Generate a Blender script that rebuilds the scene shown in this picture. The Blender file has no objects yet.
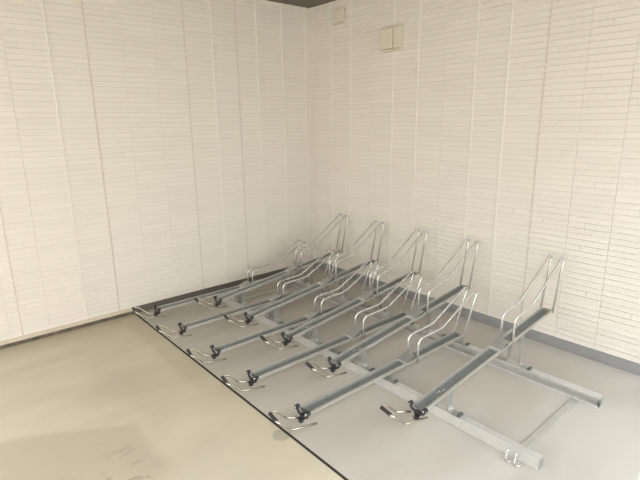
import bpy, bmesh, math, random
from mathutils import Vector, Matrix
random.seed(7)
scene = bpy.context.scene
COL = scene.collection
R = math.radians

# ------------------------------------------------------------------ helpers
def link(name, bm, mats, parent=None, smooth=False, kind=None):
    bmesh.ops.recalc_face_normals(bm, faces=bm.faces)
    me = bpy.data.meshes.new(name)
    bm.to_mesh(me); bm.free()
    for m in (mats if isinstance(mats, (list, tuple)) else [mats]):
        me.materials.append(m)
    if smooth:
        for p in me.polygons: p.use_smooth = True
    o = bpy.data.objects.new(name, me)
    COL.objects.link(o)
    if parent is not None: o.parent = parent
    if kind: o['kind'] = kind
    return o

def empty(name, loc, rz, label, cat, group=None):
    o = bpy.data.objects.new(name, None); COL.objects.link(o)
    o.empty_display_size = .1
    o.location = loc; o.rotation_euler = (0, 0, rz)
    o['label'] = label; o['category'] = cat
    if group: o['group'] = group
    return o

def copy_tree(o, parent=None):
    c = o.copy(); COL.objects.link(c)
    if parent is not None: c.parent = parent
    for ch in list(o.children): copy_tree(ch, c)
    return c

def box(bm, x0, x1, y0, y1, z0, z1, mi=0, bev=0):
    vs = [bm.verts.new((x, y, z)) for x in (x0, x1) for y in (y0, y1) for z in (z0, z1)]
    fs = []
    for a in ((0,1,3,2),(4,6,7,5),(0,4,5,1),(2,3,7,6),(0,2,6,4),(1,5,7,3)):
        f = bm.faces.new([vs[i] for i in a]); f.material_index = mi; fs.append(f)
    if bev:
        es = list({e for f in fs for e in f.edges})
        bmesh.ops.bevel(bm, geom=es, offset=bev, segments=2, affect='EDGES', profile=.5)
    return vs

def fillet(pts, rad, n=6):
    pts = [Vector(p) for p in pts]
    out = [pts[0]]
    for i in range(1, len(pts) - 1):
        a, b, c = pts[i-1], pts[i], pts[i+1]
        r = rad[i] if isinstance(rad, (list, tuple)) else rad
        u = (a - b).normalized(); v = (c - b).normalized()
        ang = u.angle(v)
        t = r / math.tan(ang / 2)
        t = min(t, (a-b).length*.49, (c-b).length*.49)
        rr = t * math.tan(ang / 2)
        ctr = b + (u + v).normalized() * (rr / math.sin(ang / 2))
        p0, p1 = b + u*t, b + v*t
        d0, d1 = p0 - ctr, p1 - ctr
        w = d0.angle(d1); ax = d0.cross(d1)
        if ax.length < 1e-9 or w < 1e-4:
            out.append(b); continue
        for k in range(n + 1):
            out.append(ctr + Matrix.Rotation(w*k/n, 3, ax.normalized()) @ d0)
    out.append(pts[-1])
    return out

def tube(bm, path, r, n=12, cap=True):
    path = [Vector(p) for p in path]
    m = len(path)
    tang = []
    for i in range(m):
        a = path[max(i-1, 0)]; b = path[min(i+1, m-1)]
        tang.append((b - a).normalized())
    ref = Vector((0, 0, 1)) if abs(tang[0].z) < .9 else Vector((1, 0, 0))
    nrm = (ref - tang[0]*ref.dot(tang[0])).normalized()
    rings = []
    for i in range(m):
        if i:
            nrm = (nrm - tang[i]*nrm.dot(tang[i])).normalized()
        bn = tang[i].cross(nrm)
        rings.append([bm.verts.new(path[i] + (nrm*math.cos(2*math.pi*k/n) + bn*math.sin(2*math.pi*k/n))*r) for k in range(n)])
    for i in range(m-1):
        for k in range(n):
            bm.faces.new((rings[i][k], rings[i][(k+1) % n], rings[i+1][(k+1) % n], rings[i+1][k]))
    if cap:
        bm.faces.new(rings[0][::-1]); bm.faces.new(rings[-1])

def thick_profile(pts, t):
    """closed outline of an open 2D polyline given thickness t (inner side to the left)"""
    n = len(pts); P = [Vector((p[0], p[1])) for p in pts]
    off = []
    for i in range(n):
        d = []
        if i > 0: d.append((P[i]-P[i-1]).normalized())
        if i < n-1: d.append((P[i+1]-P[i]).normalized())
        ns = [Vector((-v.y, v.x)) for v in d]
        if len(ns) == 1: o = ns[0]*t
        else:
            s = (ns[0]+ns[1]); s.normalize(); o = s*(t/max(s.dot(ns[0]), .3))
        off.append(P[i]+o)
    return [tuple(p) for p in P] + [tuple(p) for p in reversed(off)]

def extrude(bm, outline, place0, place1, mi=0):
    a = [bm.verts.new(place0(*p)) for p in outline]
    b = [bm.verts.new(place1(*p)) for p in outline]
    n = len(a)
    for i in range(n):
        f = bm.faces.new((a[i], a[(i+1) % n], b[(i+1) % n], b[i])); f.material_index = mi
    for loop in (a[::-1], b):
        f = bm.faces.new(loop); f.material_index = mi
        bmesh.ops.triangulate(bm, faces=[f])

def cyl(bm, c, axis, r, h, n=14):
    axis = Vector(axis).normalized(); c = Vector(c)
    tube(bm, [c - axis*h/2, c + axis*h/2], r, n)

# ------------------------------------------------------------------ materials
def mat(name, col, rough=.6, metal=0., spec=.5, var=.0, scale=8., bump=0., bscale=60., detail=6):
    m = bpy.data.materials.new(name); m.use_nodes = True
    nt = m.node_tree; b = nt.nodes['Principled BSDF']
    b.inputs['Base Color'].default_value = (*col, 1)
    b.inputs['Roughness'].default_value = rough
    b.inputs['Metallic'].default_value = metal
    b.inputs['Specular IOR Level'].default_value = spec
    tc = nt.nodes.new('ShaderNodeTexCoord')
    if var:
        nz = nt.nodes.new('ShaderNodeTexNoise'); nz.inputs['Scale'].default_value = scale; nz.inputs['Detail'].default_value = detail
        nt.links.new(tc.outputs['Object'], nz.inputs['Vector'])
        rp = nt.nodes.new('ShaderNodeValToRGB')
        rp.color_ramp.elements[0].position = .3; rp.color_ramp.elements[1].position = .7
        rp.color_ramp.elements[0].color = (*[c*(1-var) for c in col], 1)
        rp.color_ramp.elements[1].color = (*[min(1, c*(1+var)) for c in col], 1)
        nt.links.new(nz.outputs['Fac'], rp.inputs['Fac']); nt.links.new(rp.outputs['Color'], b.inputs['Base Color'])
    if bump:
        n2 = nt.nodes.new('ShaderNodeTexNoise'); n2.inputs['Scale'].default_value = bscale
        nt.links.new(tc.outputs['Object'], n2.inputs['Vector'])
        bp = nt.nodes.new('ShaderNodeBump'); bp.inputs['Strength'].default_value = bump; bp.inputs['Distance'].default_value = .01
        nt.links.new(n2.outputs['Fac'], bp.inputs['Height']); nt.links.new(bp.outputs['Normal'], b.inputs['Normal'])
    return m

GALV = mat('galvanised_steel', (.46, .475, .46), .42, .75, .5, .08, 30)
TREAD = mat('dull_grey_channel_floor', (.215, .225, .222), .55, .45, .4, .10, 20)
SKIRTR = mat('light_grey_base_flashing', (.29, .29, .295), .6, var=.08, scale=6)
GALV2 = mat('galvanised_rail_steel', (.68, .69, .665), .36, .8, .5, .06, 25)
RAILM = mat('pale_galvanised_rail', (.72, .715, .69), .38, .60, .5, .05, 25)
ZINC = mat('bright_zinc_tube', (.70, .70, .68), .27, .65, .5, .05, 40)
CHROME = mat('chromed_rod', (.60, .56, .50), .16, 1.0)
STOP = mat('dark_grey_plastic', (.10, .105, .105), .6)
BLACK = mat('black_painted_steel', (.035, .038, .045), .38, .3, .5)
RUBBER = mat('black_rubber', (.035, .035, .035), .7)
BOLT = mat('bolt_steel', (.70, .70, .70), .25, 1.0)
WHITE = mat('white_painted_post', (.80, .79, .76), .5)
COVER = mat('beige_plastic', (.66, .59, .49), .5)
CEIL = mat('dark_brown_ceiling', (.15, .125, .105), .8, var=.08, scale=3)
SKIRT = mat('dark_brown_base_flashing', (.125, .112, .10), .6, var=.12, scale=6)
LIP = mat('beige_flashing', (.60, .54, .43), .6, var=.06, scale=5)
GAPM = mat('dirty_gap', (.13, .105, .08), .9, var=.45, scale=14)
JOINT = mat('dark_joint_sealant', (.035, .032, .03), .8, var=.2, scale=20)
GROUT = mat('siding_groove', (.62, .575, .505), .8)
CAULK = mat('pale_caulk', (.775, .735, .67), .7)
CAULKD = mat('tan_caulk', (.60, .55, .48), .8)

def siding_mat():
    m = mat('ledge_stone_siding', (.74, .69, .615), .75)
    nt = m.node_tree; b = nt.nodes['Principled BSDF']
    geo = nt.nodes.new('ShaderNodeNewGeometry')
    rp = nt.nodes.new('ShaderNodeValToRGB')
    rp.color_ramp.elements[0].color = (.730, .685, .618, 1)
    rp.color_ramp.elements[1].color = (.758, .713, .646, 1)
    nt.links.new(geo.outputs['Random Per Island'], rp.inputs['Fac'])
    nt.links.new(rp.outputs['Color'], b.inputs['Base Color'])
    tc = nt.nodes.new('ShaderNodeTexCoord')
    n2 = nt.nodes.new('ShaderNodeTexNoise'); n2.inputs['Scale'].default_value = 70
    nt.links.new(tc.outputs['Object'], n2.inputs['Vector'])
    bp = nt.nodes.new('ShaderNodeBump'); bp.inputs['Strength'].default_value = .25; bp.inputs['Distance'].default_value = .006
    nt.links.new(n2.outputs['Fac'], bp.inputs['Height']); nt.links.new(bp.outputs['Normal'], b.inputs['Normal'])
    return m
SIDING = siding_mat()

def floor_mat():
    m = bpy.data.materials.new('trowelled_concrete'); m.use_nodes = True
    nt = m.node_tree; N = nt.nodes; L = nt.links; b = N['Principled BSDF']
    tc = N.new('ShaderNodeTexCoord')
    def noise(scale, detail=5, rough=.55, vec=None, dist=0):
        n = N.new('ShaderNodeTexNoise'); n.inputs['Scale'].default_value = scale; n.inputs['Detail'].default_value = detail
        n.inputs['Roughness'].default_value = rough; n.inputs['Distortion'].default_value = dist
        L.new(vec or tc.outputs['Object'], n.inputs['Vector']); return n.outputs['Fac']
    def math_(op, a, b_=None, c=None):
        n = N.new('ShaderNodeMath'); n.operation = op
        for i, v in enumerate((a, b_, c)):
            if v is None: continue
            if isinstance(v, (int, float)): n.inputs[i].default_value = v
            else: L.new(v, n.inputs[i])
        return n.outputs[0]
    def mix(fac, a, b_):
        n = N.new('ShaderNodeMix'); n.data_type = 'RGBA'
        if isinstance(fac, (int, float)): n.inputs[0].default_value = fac
        else: L.new(fac, n.inputs[0])
        for i, v in ((6, a), (7, b_)):
            if isinstance(v, tuple): n.inputs[i].default_value = (*v, 1)
            else: L.new(v, n.inputs[i])
        return n.outputs[2]
    def ramp(v, a, b_):
        n = N.new('ShaderNodeMapRange'); n.inputs[1].default_value = a; n.inputs[2].default_value = b_
        n.interpolation_type = 'SMOOTHSTEP'
        L.new(v, n.inputs[0]); return n.outputs[0]
    sep = N.new('ShaderNodeSeparateXYZ'); L.new(tc.outputs['Object'], sep.inputs[0])
    x, y = sep.outputs[0], sep.outputs[1]
    mp = N.new('ShaderNodeMapping'); mp.inputs['Scale'].default_value = (2.2, .7, 1); mp.inputs['Rotation'].default_value = (0, 0, .25)
    L.new(tc.outputs['Object'], mp.inputs['Vector'])
    streak = noise(1.3, 5, .55, mp.outputs['Vector'], .4)
    blotch = noise(1.1, 4)
    fine = noise(45, 4)
    front = ramp(y, -1.88, -1.91)                       # the slab in front of the joint
    c_back = (.50, .46, .40); c_front = (.58, .515, .375)
    base = mix(front, c_back, c_front)
    hi = mix(front, (.56, .525, .46), (.65, .585, .44))
    col = mix(ramp(streak, .35, .68), base, hi)
    col = mix(math_('MULTIPLY', ramp(blotch, .5, .72), .35), col, (.42, .385, .32))
    # damp trowelled patch with a hard corner on the front slab
    wob = noise(3.0, 3)
    wx = math_('ADD', x, math_('MULTIPLY', wob, .12)); wy = math_('ADD', y, math_('MULTIPLY', wob, .10))
    slant = math_('SUBTRACT', wx, math_('MULTIPLY', math_('ADD', y, 2.46), .51))
    p = math_('MULTIPLY', math_('MULTIPLY', ramp(wy, -2.35, -2.42), ramp(slant, 1.46, 1.53)), ramp(x, 2.05, 1.78))
    p = math_('MULTIPLY', p, .5)
    col = mix(p, col, (.40, .355, .255))
    # brown scuffs inside the patch
    mp2 = N.new('ShaderNodeMapping'); mp2.inputs['Scale'].default_value = (9, 3.0, 1); mp2.inputs['Rotation'].default_value = (0, 0, -.2)
    L.new(tc.outputs['Object'], mp2.inputs['Vector'])
    sc = noise(1.6, 6, .7, mp2.outputs['Vector'], .8)
    box_ = math_('MULTIPLY', math_('MULTIPLY', ramp(x, 1.58, 1.68), ramp(x, 1.98, 1.88)), math_('MULTIPLY', ramp(y, -2.48, -2.53), ramp(y, -2.9, -2.75)))
    col = mix(math_('MULTIPLY', math_('MULTIPLY', ramp(sc, .52, .66), box_), .7), col, (.20, .165, .105))
    # darker bands along the wall foot and the joint
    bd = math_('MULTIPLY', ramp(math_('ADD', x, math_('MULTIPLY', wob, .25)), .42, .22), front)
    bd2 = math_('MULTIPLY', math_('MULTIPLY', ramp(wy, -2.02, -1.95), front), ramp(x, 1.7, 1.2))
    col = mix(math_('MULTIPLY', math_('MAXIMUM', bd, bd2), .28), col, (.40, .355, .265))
    # round water mark by the joint
    dx = math_('SUBTRACT', x, 2.040); dy = math_('SUBTRACT', y, -1.925)
    d = math_('SQRT', math_('ADD', math_('MULTIPLY', dx, dx), math_('MULTIPLY', dy, dy)))
    col = mix(math_('MULTIPLY', ramp(d, .052, .04), .45), col, (.24, .22, .17))
    # small spots
    sp = noise(14, 2)
    col = mix(math_('MULTIPLY', ramp(sp, .74, .80), .25), col, (.2, .18, .15))
    col = mix(math_('MULTIPLY', fine, .12), col, (.45, .42, .36))
    L.new(col, b.inputs['Base Color'])
    b.inputs['Roughness'].default_value = .52
    b.inputs['Specular IOR Level'].default_value = .4
    bp = N.new('ShaderNodeBump'); bp.inputs['Strength'].default_value = .12; bp.inputs['Distance'].default_value = .004
    L.new(fine, bp.inputs['Height']); L.new(bp.outputs['Normal'], b.inputs['Normal'])
    return m
FLOOR = floor_mat()

# ------------------------------------------------------------------ the setting
XE, YE, HC = 4.0, -5.1, 2.523            # open edges of the carport, ceiling height
bm = bmesh.new()
box(bm, -.3, 9, -1.886, .3, -.12, 0)
box(bm, -.3, 9, -9, -1.904, -.12, 0)
link('floor', bm, FLOOR, kind='structure')
bm = bmesh.new(); box(bm, .03, 9, -1.904, -1.886, -.06, -.004)
link('trim_1', bm, JOINT, kind='structure')
bm = bmesh.new(); box(bm, -.3, XE, YE, .3, HC, HC + .18)
link('ceiling', bm, CEIL, kind='structure')

ROW = .0362
def siding(name, length, seams_pale, seams_dark, place, z0, off):
    bm = bmesh.new()
    def b(a0, a1, d0, d1, za, zb, mi, slope=0):
        vs = [bm.verts.new(place(a, d + (slope if (d == d0 and z == zb) else 0), z)) for a in (a0, a1) for d in (d0, d1) for z in (za, zb)]
        for q in ((0,1,3,2),(4,6,7,5),(0,4,5,1),(2,3,7,6),(0,2,6,4),(1,5,7,3)):
            f = bm.faces.new([vs[i] for i in q]); f.material_index = mi
    b(-.3, length, -.0012, .2, z0, HC + .1, 1)             # backing (d > 0 is into the wall)
    W = .245
    nc = int(length / W) + 1
    for c in range(-1, nc):
        a0 = max(c*W + off + .0006, 0); a1 = min((c+1)*W + off - .0006, length)
        if a1 - a0 < .005: continue
        jit = random.uniform(-.006, .006)
        z = z0 + .002
        r = 0
        while z < HC:
            h = ROW
            k = random.random()
            parts = [(a0, a1)] if k < .85 else [(a0, a0 + (a1-a0)*random.uniform(.3, .7)), None]
            if parts[-1] is None:
                parts[-1] = (parts[0][1] + .001, a1)
            for pa, pb in parts:
                top = z + h - random.uniform(.0025, .0040)
                zz = z if r == 0 else z + jit
                b(pa, pb, -.0085 - random.uniform(0, .0018), .006, zz, min(top + jit, HC + .02), 0, .0062)
            z += h; r += 1
    for s in seams_pale: b(s - .005, s + .005, -.0110, .006, z0, HC + .01, 2)
    for s in seams_dark: b(s - .004, s + .004, -.0085, .006, z0, HC + .01, 3)
    return link(name, bm, [SIDING, GROUT, CAULK, CAULKD], kind='structure')

siding('wall_left', 4.2, [.06, .33, .605, 1.04, 2.257], [.81, 1.282, 2.012, 2.68], lambda a, d, z: (-d, -a, z), .058, .057)
siding('wall_right', 4.8, [.319, .565, 1.056, 1.305, 1.797, 2.038, 3.27], [2.285], lambda a, d, z: (a, d, z), .075, .075)

bm = bmesh.new(); box(bm, -.06, .004, -4.2, 0, 0, .058)
link('baseboard_left', bm, GAPM, kind='structure')
bm = bmesh.new(); box(bm, 0, .014, -4.2, -1.90, .030, .060, bev=.002)
link('trim_2', bm, LIP, kind='structure')
bm = bmesh.new(); box(bm, .004, .009, -1.90, -.0, 0, .060, bev=.001)
link('trim_3', bm, SKIRT, kind='structure')
bm = bmesh.new(); box(bm, 0, 4.8, -.010, .06, 0, .076, bev=.002)
link('baseboard_right', bm, SKIRTR, kind='structure')

# white wall end at lower right, unseen width added to shade the floor
bm = bmesh.new(); box(bm, 3.4495, 4.1, -1.76, -1.61, 0, HC, bev=.004)
link('wall_front', bm, WHITE, kind='structure')

# ------------------------------------------------------------------ covers on the right wall
def cover(name, x0, x1, z0, z1, label, big):
    t = empty(name, ((x0+x1)/2, -.0095, (z0+z1)/2), 0, label, 'cover')
    w, h = (x1-x0)/2, (z1-z0)/2
    if big:
        bm = bmesh.new(); box(bm, -w, w, -.016, 0, -h, h, bev=.002); link('back_plate', bm, COVER, t)
        bm = bmesh.new(); box(bm, -w + .004, w*.30, -.044, -.0155, -h*.82, h*.9, bev=.004); link('front_cover', bm, COVER, t)
        bm = bmesh.new(); box(bm, w*.34, w*.93, -.034, -.0155, -h*.82, h*.9, bev=.004); link('side_cover', bm, COVER, t)
        bm = bmesh.new(); box(bm, -w*.78, w*.93, -.046, -.0155, -h, -h*.86, bev=.003); link('bottom_lip', bm, COVER, t)
    else:
        bm = bmesh.new(); box(bm, -w, w, -.014, 0, -h, h, bev=.002); link('back_plate', bm, COVER, t)
        bm = bmesh.new(); box(bm, -w + .006, w*.72, -.030, -.0135, -h*.88, h*.8, bev=.003); link('front_cover', bm, COVER, t)
        bm = bmesh.new(); box(bm, -w*.8, w*.8, -.026, -.0135, -h, -h*.9, bev=.002); link('bottom_lip', bm, COVER, t)
    return t
cover('wall_cover_box', 0.944, 1.146, 2.030, 2.215, 'large square beige cover box high on the right wall', True)
cover('wall_cover_plate', .368, .500, 2.325, 2.450, 'small beige cover plate on the right wall near the ceiling corner', False)

# ------------------------------------------------------------------ the rail frame
RX0, RX1 = .20, 3.015       # drawn about (1.6075, -.87), then set down with the empty
base = empty('rack_rail_frame', ((RX0+RX1)/2 - .024, -.882, 0), 0, 'pale steel rail frame on the concrete floor carrying all the bicycle racks', 'rail frame')
def ch(name, bm, m, smooth=False):
    o = link(name, bm, m, base, smooth)
    o.matrix_parent_inverse = Matrix.Translation((-(RX0+RX1)/2, .87, 0))
    return o
# front rail: closed face to the front, open to the back
bm = bmesh.new()
prof = thick_profile([(-1.186, .046), (-1.186, .058), (-1.226, .058), (-1.226, .001), (-1.176, .001), (-1.176, .010)], .003)
extrude(bm, prof, lambda y, z: (RX0, y, z), lambda y, z: (RX1, y, z))
ch('front_rail', bm, RAILM)
bm = bmesh.new()
prof = thick_profile([(-.540, .017), (-.540, .001), (-.476, .001), (-.476, .056), (-.522, .056), (-.522, .046)], .003)
extrude(bm, prof, lambda y, z: (RX0, y, z), lambda y, z: (RX1, y, z))
ch('back_rail', bm, RAILM)
for x in (.375, 2.905):
    bm = bmesh.new(); box(bm, x - .017, x + .017, -1.178, -.538, .004, .012, bev=.001)
    ch('cross_bar', bm, GALV2)
for (y0, y1) in ((-1.2225, -1.186), (-.52, -.48)):
    bm = bmesh.new(); box(bm, RX1 - .012, RX1 + .004, y0, y1, .005, .054, bev=.003)
    cap = ch('end_cap', bm, GALV)
    bm = bmesh.new(); cyl(bm, (RX1 + .006, (y0+y1)/2, .03), (1, 0, 0), .007, .006)
    s = link('cap_screw', bm, BOLT, cap); s.matrix_parent_inverse = Matrix.Translation((-(RX0+RX1)/2, .87, 0))
# anchor hooks in front of the front rail
for x in (2.885, 2.925):
    bm = bmesh.new()
    tube(bm, fillet([(x, -1.230, .045), (x, -1.250, .045), (x, -1.262, .006), (x + .022, -1.275, .006), (x + .022, -1.240, .006)], .008), .0032, 8)
    ch('anchor_hook', bm, ZINC, True)

# ------------------------------------------------------------------ bicycle racks
YAW = -R(1.26)
HW = .030; LIPW = .007; DEP = .019
def channel_mesh(f0, f1, z_at, slots=()):
    """open U channel with turned out lips, lip height z_at(fwd)"""
    bm = bmesh.new()
    pr = thick_profile([(-HW-LIPW, -.004), (-HW-LIPW, 0), (-HW, 0), (-HW, -DEP), (HW, -DEP), (HW, 0), (HW+LIPW, 0), (HW+LIPW, -.004)], .0025)
    extrude(bm, pr, lambda a, b: (a, f0, z_at(f0) + b), lambda a, b: (a, f1, z_at(f1) + b))
    return bm

def rack(kind, name, x, label):
    high = kind == 'high'
    t = empty(name, (x, -1.011, 0), YAW, label, 'bicycle rack', 'raised bicycle racks' if high else 'low bicycle racks')
    if high:
        z_at = lambda f: .148 + (f + .42)*.125
        f0, f1 = -.405, .868
        plate = (.255, .345)
        hoop = [(.380, .215), (.385, .392), (.573, .425), (.948, .676), (.862, z_at(.862) - .012)]
        rad = [0, .030, .10, .022, 0]
        ez, ef = .143, -.415
    else:
        z_at = lambda f: .097 + (f + .8)*.006
        f0, f1 = -.79, .52
        plate = (-.055, .020)
        hoop = [(.045, .072), (.045, .226), (.277, .232), (.665, .422), (.500, .066)]
        rad = [0, .040, .16, .022, 0]
        ez, ef = .092, -.800
    wc = link('wheel_channel', channel_mesh(f0, f1, z_at), GALV2, t)
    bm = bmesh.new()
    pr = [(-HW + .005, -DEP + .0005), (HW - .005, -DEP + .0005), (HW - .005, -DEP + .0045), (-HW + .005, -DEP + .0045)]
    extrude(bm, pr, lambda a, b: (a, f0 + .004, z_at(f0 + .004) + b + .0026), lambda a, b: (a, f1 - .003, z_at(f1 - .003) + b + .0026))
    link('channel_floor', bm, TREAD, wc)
    # slotted fixing bolts in the channel floor
    if high:
        for k, (a, f) in enumerate(((-.008, -.245), (.004, -.215))):
            bm = bmesh.new(); box(bm, a - .004, a + .004, f - .013, f + .013, z_at(f) - DEP + .006, z_at(f) - DEP + .011, bev=.001)
            link('slot_plate', bm, BOLT, t)
    # rising stop plate
    bm = bmesh.new()
    pa, pb = plate; za, zb = z_at(pa) + .003, z_at(pb) + (.020 if high else .026)
    sec = [(-HW-.006, -.020), (-HW-.006, 0), (HW+.006, 0), (HW+.006, -.020)]
    w = HW + .006
    pr = thick_profile([(pa, za - .022), (pa, za), (pa + .012, za + .003), (pb, zb), (pb + .004, zb - .012)], .0025)
    extrude(bm, pr, lambda f, z: (-w, f, z), lambda f, z: (w, f, z))
    sp = link('stop_plate', bm, GALV, t)
    bm = bmesh.new(); cyl(bm, (0, pa - .001, za + .001), (1, 0, 0), .0045, 2*w - .008, 10)
    link('plate_edge', bm, RAILM, sp)
    # the two wheel hoops
    for s in (-1, 1):
        bm = bmesh.new()
        a = s*.0385
        tube(bm, fillet([(a, f, z) for f, z in hoop], rad, 8), .0068, 12)
        link('wheel_hoop', bm, ZINC, t, True)
    # sliding brackets on the rails
    def strap(fy, wid, top, rail_top, foot):
        o = HW + .004
        arc = []
        for k in range(7):
            w_ = k/6*math.pi/2
            arc.append((o + .026 - .026*math.cos(w_), rail_top + .029 - .026*math.sin(w_)))
        right = [(o, top)] + arc + [(o + foot, rail_top + .003)]
        left = [(-p[0], p[1]) for p in right][::-1]
        out = []
        for leg in (left, right):
            bm = bmesh.new()
            extrude(bm, thick_profile(leg, .003), lambda u, z: (u, fy - wid/2, z), lambda u, z: (u, fy + wid/2, z))
            out.append(bm)
        return out
    if high:
        for fy, foot, rt in ((-.205, .072, .058), (.498, .072, .056)):
            lb, rb = strap(fy, .036, z_at(fy) - .006, rt, foot)
            link('slide_bracket', lb, GALV, t); bk = link('slide_bracket', rb, GALV, t)
            bm = bmesh.new(); box(bm, HW + .062, HW + .076, fy - .018, fy + .018, rt + .0005, rt + .014, bev=.002)
            link('stopper', bm, STOP, bk)
    else:
        for fy, rt in ((-.205, .058), (.498, .056)):
            bm = bmesh.new(); box(bm, -.055, .085, fy - .019, fy + .019, rt + .0003, rt + .005, bev=.001)
            bk = link('slide_bracket', bm, GALV, t)
            bm = bmesh.new(); box(bm, .078, .094, fy - .017, fy + .017, rt + .0055, rt + .015, bev=.002)
            link('stopper', bm, STOP, bk)
    # black end bracket: centre block with two arms rising to round ears
    bm = bmesh.new()
    box(bm, -.017, .017, ef - .012, ef + .012, ez - .036, ez - .012, bev=.004)
    box(bm, -.006, .018, ef - .030, ef - .010, ez - .046, ez - .026, bev=.004)
    for s in (-1, 1):
        tube(bm, fillet([(s*.010, ef - .004, ez - .022), (s*.036, ef - .004, ez - .012), (s*.044, ef - .004, ez + .010)], .012), .0070, 10)
        cyl(bm, (s*.044, ef - .004, ez + .012), (0, 1, 0), .0105, .022)
    eb = link('end_bracket', bm, BLACK, t)
    for s in (-1, 1):
        bm = bmesh.new(); cyl(bm, (s*.044, ef - .017, ez + .012), (0, 1, 0), .0068, .008, 10)
        link('bolt', bm, BOLT, eb)
    # chromed pull handle with a rubber grip
    hz = ez - .026
    L = [(-.004, ef - .002, hz - .008), (-.040, ef - .066, hz), (-.052, ef - .126, hz + .058), (-.056, ef - .166, hz + .068), (.032, ef - .176, hz + .062),
         (.044, ef - .102, hz - .006), (.072, ef + .030, hz - .014)]
    bm = bmesh.new()
    tube(bm, fillet(L, [0, .03, .03, .018, .018, .03, 0], 6), .0058, 10)
    ph = link('pull_handle', bm, CHROME, t, True)
    bm = bmesh.new(); cyl(bm, (0, 0, 0), (1, 0, 0), .0095, .064, 12)
    bmesh.ops.transform(bm, matrix=Matrix.Translation((-.013, ef - .1709, hz + .0651)) @ Matrix.Rotation(-.10, 4, 'Z') @ Matrix.Rotation(.07, 4, 'Y'), verts=bm.verts)
    link('grip', bm, RUBBER, ph)
    return t

low_x = [.285, .735, 1.206, 1.633, 2.087]
high_x = [.544, .991, 1.441, 1.892, 2.491]
low_lab = ['low steel bicycle rack running along the foot of the left wall',
           'second low steel bicycle rack out from the left wall',
           'middle one of the five low steel bicycle racks',
           'fourth low steel bicycle rack out from the left wall',
           'low steel bicycle rack farthest from the left wall, its handle beside the round floor stain']
high_lab = ['raised steel bicycle rack with tall hoops nearest the wall corner',
            'second raised steel bicycle rack out from the wall corner',
            'middle one of the five raised steel bicycle racks',
            'fourth raised steel bicycle rack out from the wall corner',
            'raised steel bicycle rack slid apart to the right beside the bare end of the rails']
for kind, name, xs, labs in (('low', 'low_bicycle_rack', low_x, low_lab), ('high', 'raised_bicycle_rack', high_x, high_lab)):
    proto = None
    for x, lab in zip(xs, labs):
        if proto is None:
            proto = rack(kind, name, x, lab)
        else:
            c = copy_tree(proto)
            c.location = (x, -1.011, 0); c['label'] = lab
        if x == high_x[-1]:                              # its handle is pushed out a little further
            for o in c.children:
                if o.name.startswith('pull_handle'): o.location = (-.022, -.022, .014)

# ------------------------------------------------------------------ daylight from the open sides
w = bpy.data.worlds.new('daylight'); scene.world = w; w.use_nodes = True
nt = w.node_tree; bg = nt.nodes['Background']
tc = nt.nodes.new('ShaderNodeTexCoord')
sep = nt.nodes.new('ShaderNodeSeparateXYZ'); nt.links.new(tc.outputs['Generated'], sep.inputs[0])
cr = nt.nodes.new('ShaderNodeValToRGB')                 # pale sunny ground, warm horizon haze, bright overcast above
mr = nt.nodes.new('ShaderNodeMapRange'); mr.inputs[1].default_value = -1; mr.inputs[2].default_value = 1
nt.links.new(sep.outputs[2], mr.inputs[0]); nt.links.new(mr.outputs[0], cr.inputs['Fac'])
el = cr.color_ramp.elements
def sky(z, col, k): return ((z + 1)/2, (*[v*k for v in col], 1))
stops = [sky(-1, (1, .95, .85), .75), sky(-.03, (1, .95, .85), .75), sky(.02, (1, .98, .93), .82), sky(.50, (1, .985, .95), .88), sky(.72, (.86, .95, 1.06), 1.9), sky(1, (.80, .93, 1.1), 1.9)]
while len(el) < len(stops): el.new(.5)
for e, (p, c) in zip(el, stops): e.position = p; e.color = c
nt.links.new(cr.outputs['Color'], bg.inputs['Color'])
bg.inputs['Strength'].default_value = 2.0

# ------------------------------------------------------------------ camera
F, PITCH, ROLL, CYAW = 473.074, .2466516, -.0130518, -.8586856
fw = Vector((math.sin(CYAW)*math.cos(PITCH), math.cos(CYAW)*math.cos(PITCH), -math.sin(PITCH)))
rt = fw.cross(Vector((0, 0, 1))).normalized(); up = rt.cross(fw)
c, s = math.cos(ROLL), math.sin(ROLL)
r2 = rt*c + up*s; u2 = up*c - rt*s
cam = bpy.data.cameras.new('camera'); co = bpy.data.objects.new('camera', cam); COL.objects.link(co)
M = Matrix((r2, u2, -fw)).transposed().to_4x4(); M.translation = Vector((3.708113, -3.098719, 1.5))
co.matrix_world = M
cam.sensor_fit = 'HORIZONTAL'; cam.sensor_width = 36; cam.lens = F/640*36
cam.clip_start = .02
scene.camera = co

vs = scene.view_settings
vs.view_transform = 'Standard'; vs.look = 'None'; vs.gamma = 1; vs.use_curve_mapping = False
vs.exposure = 0.86
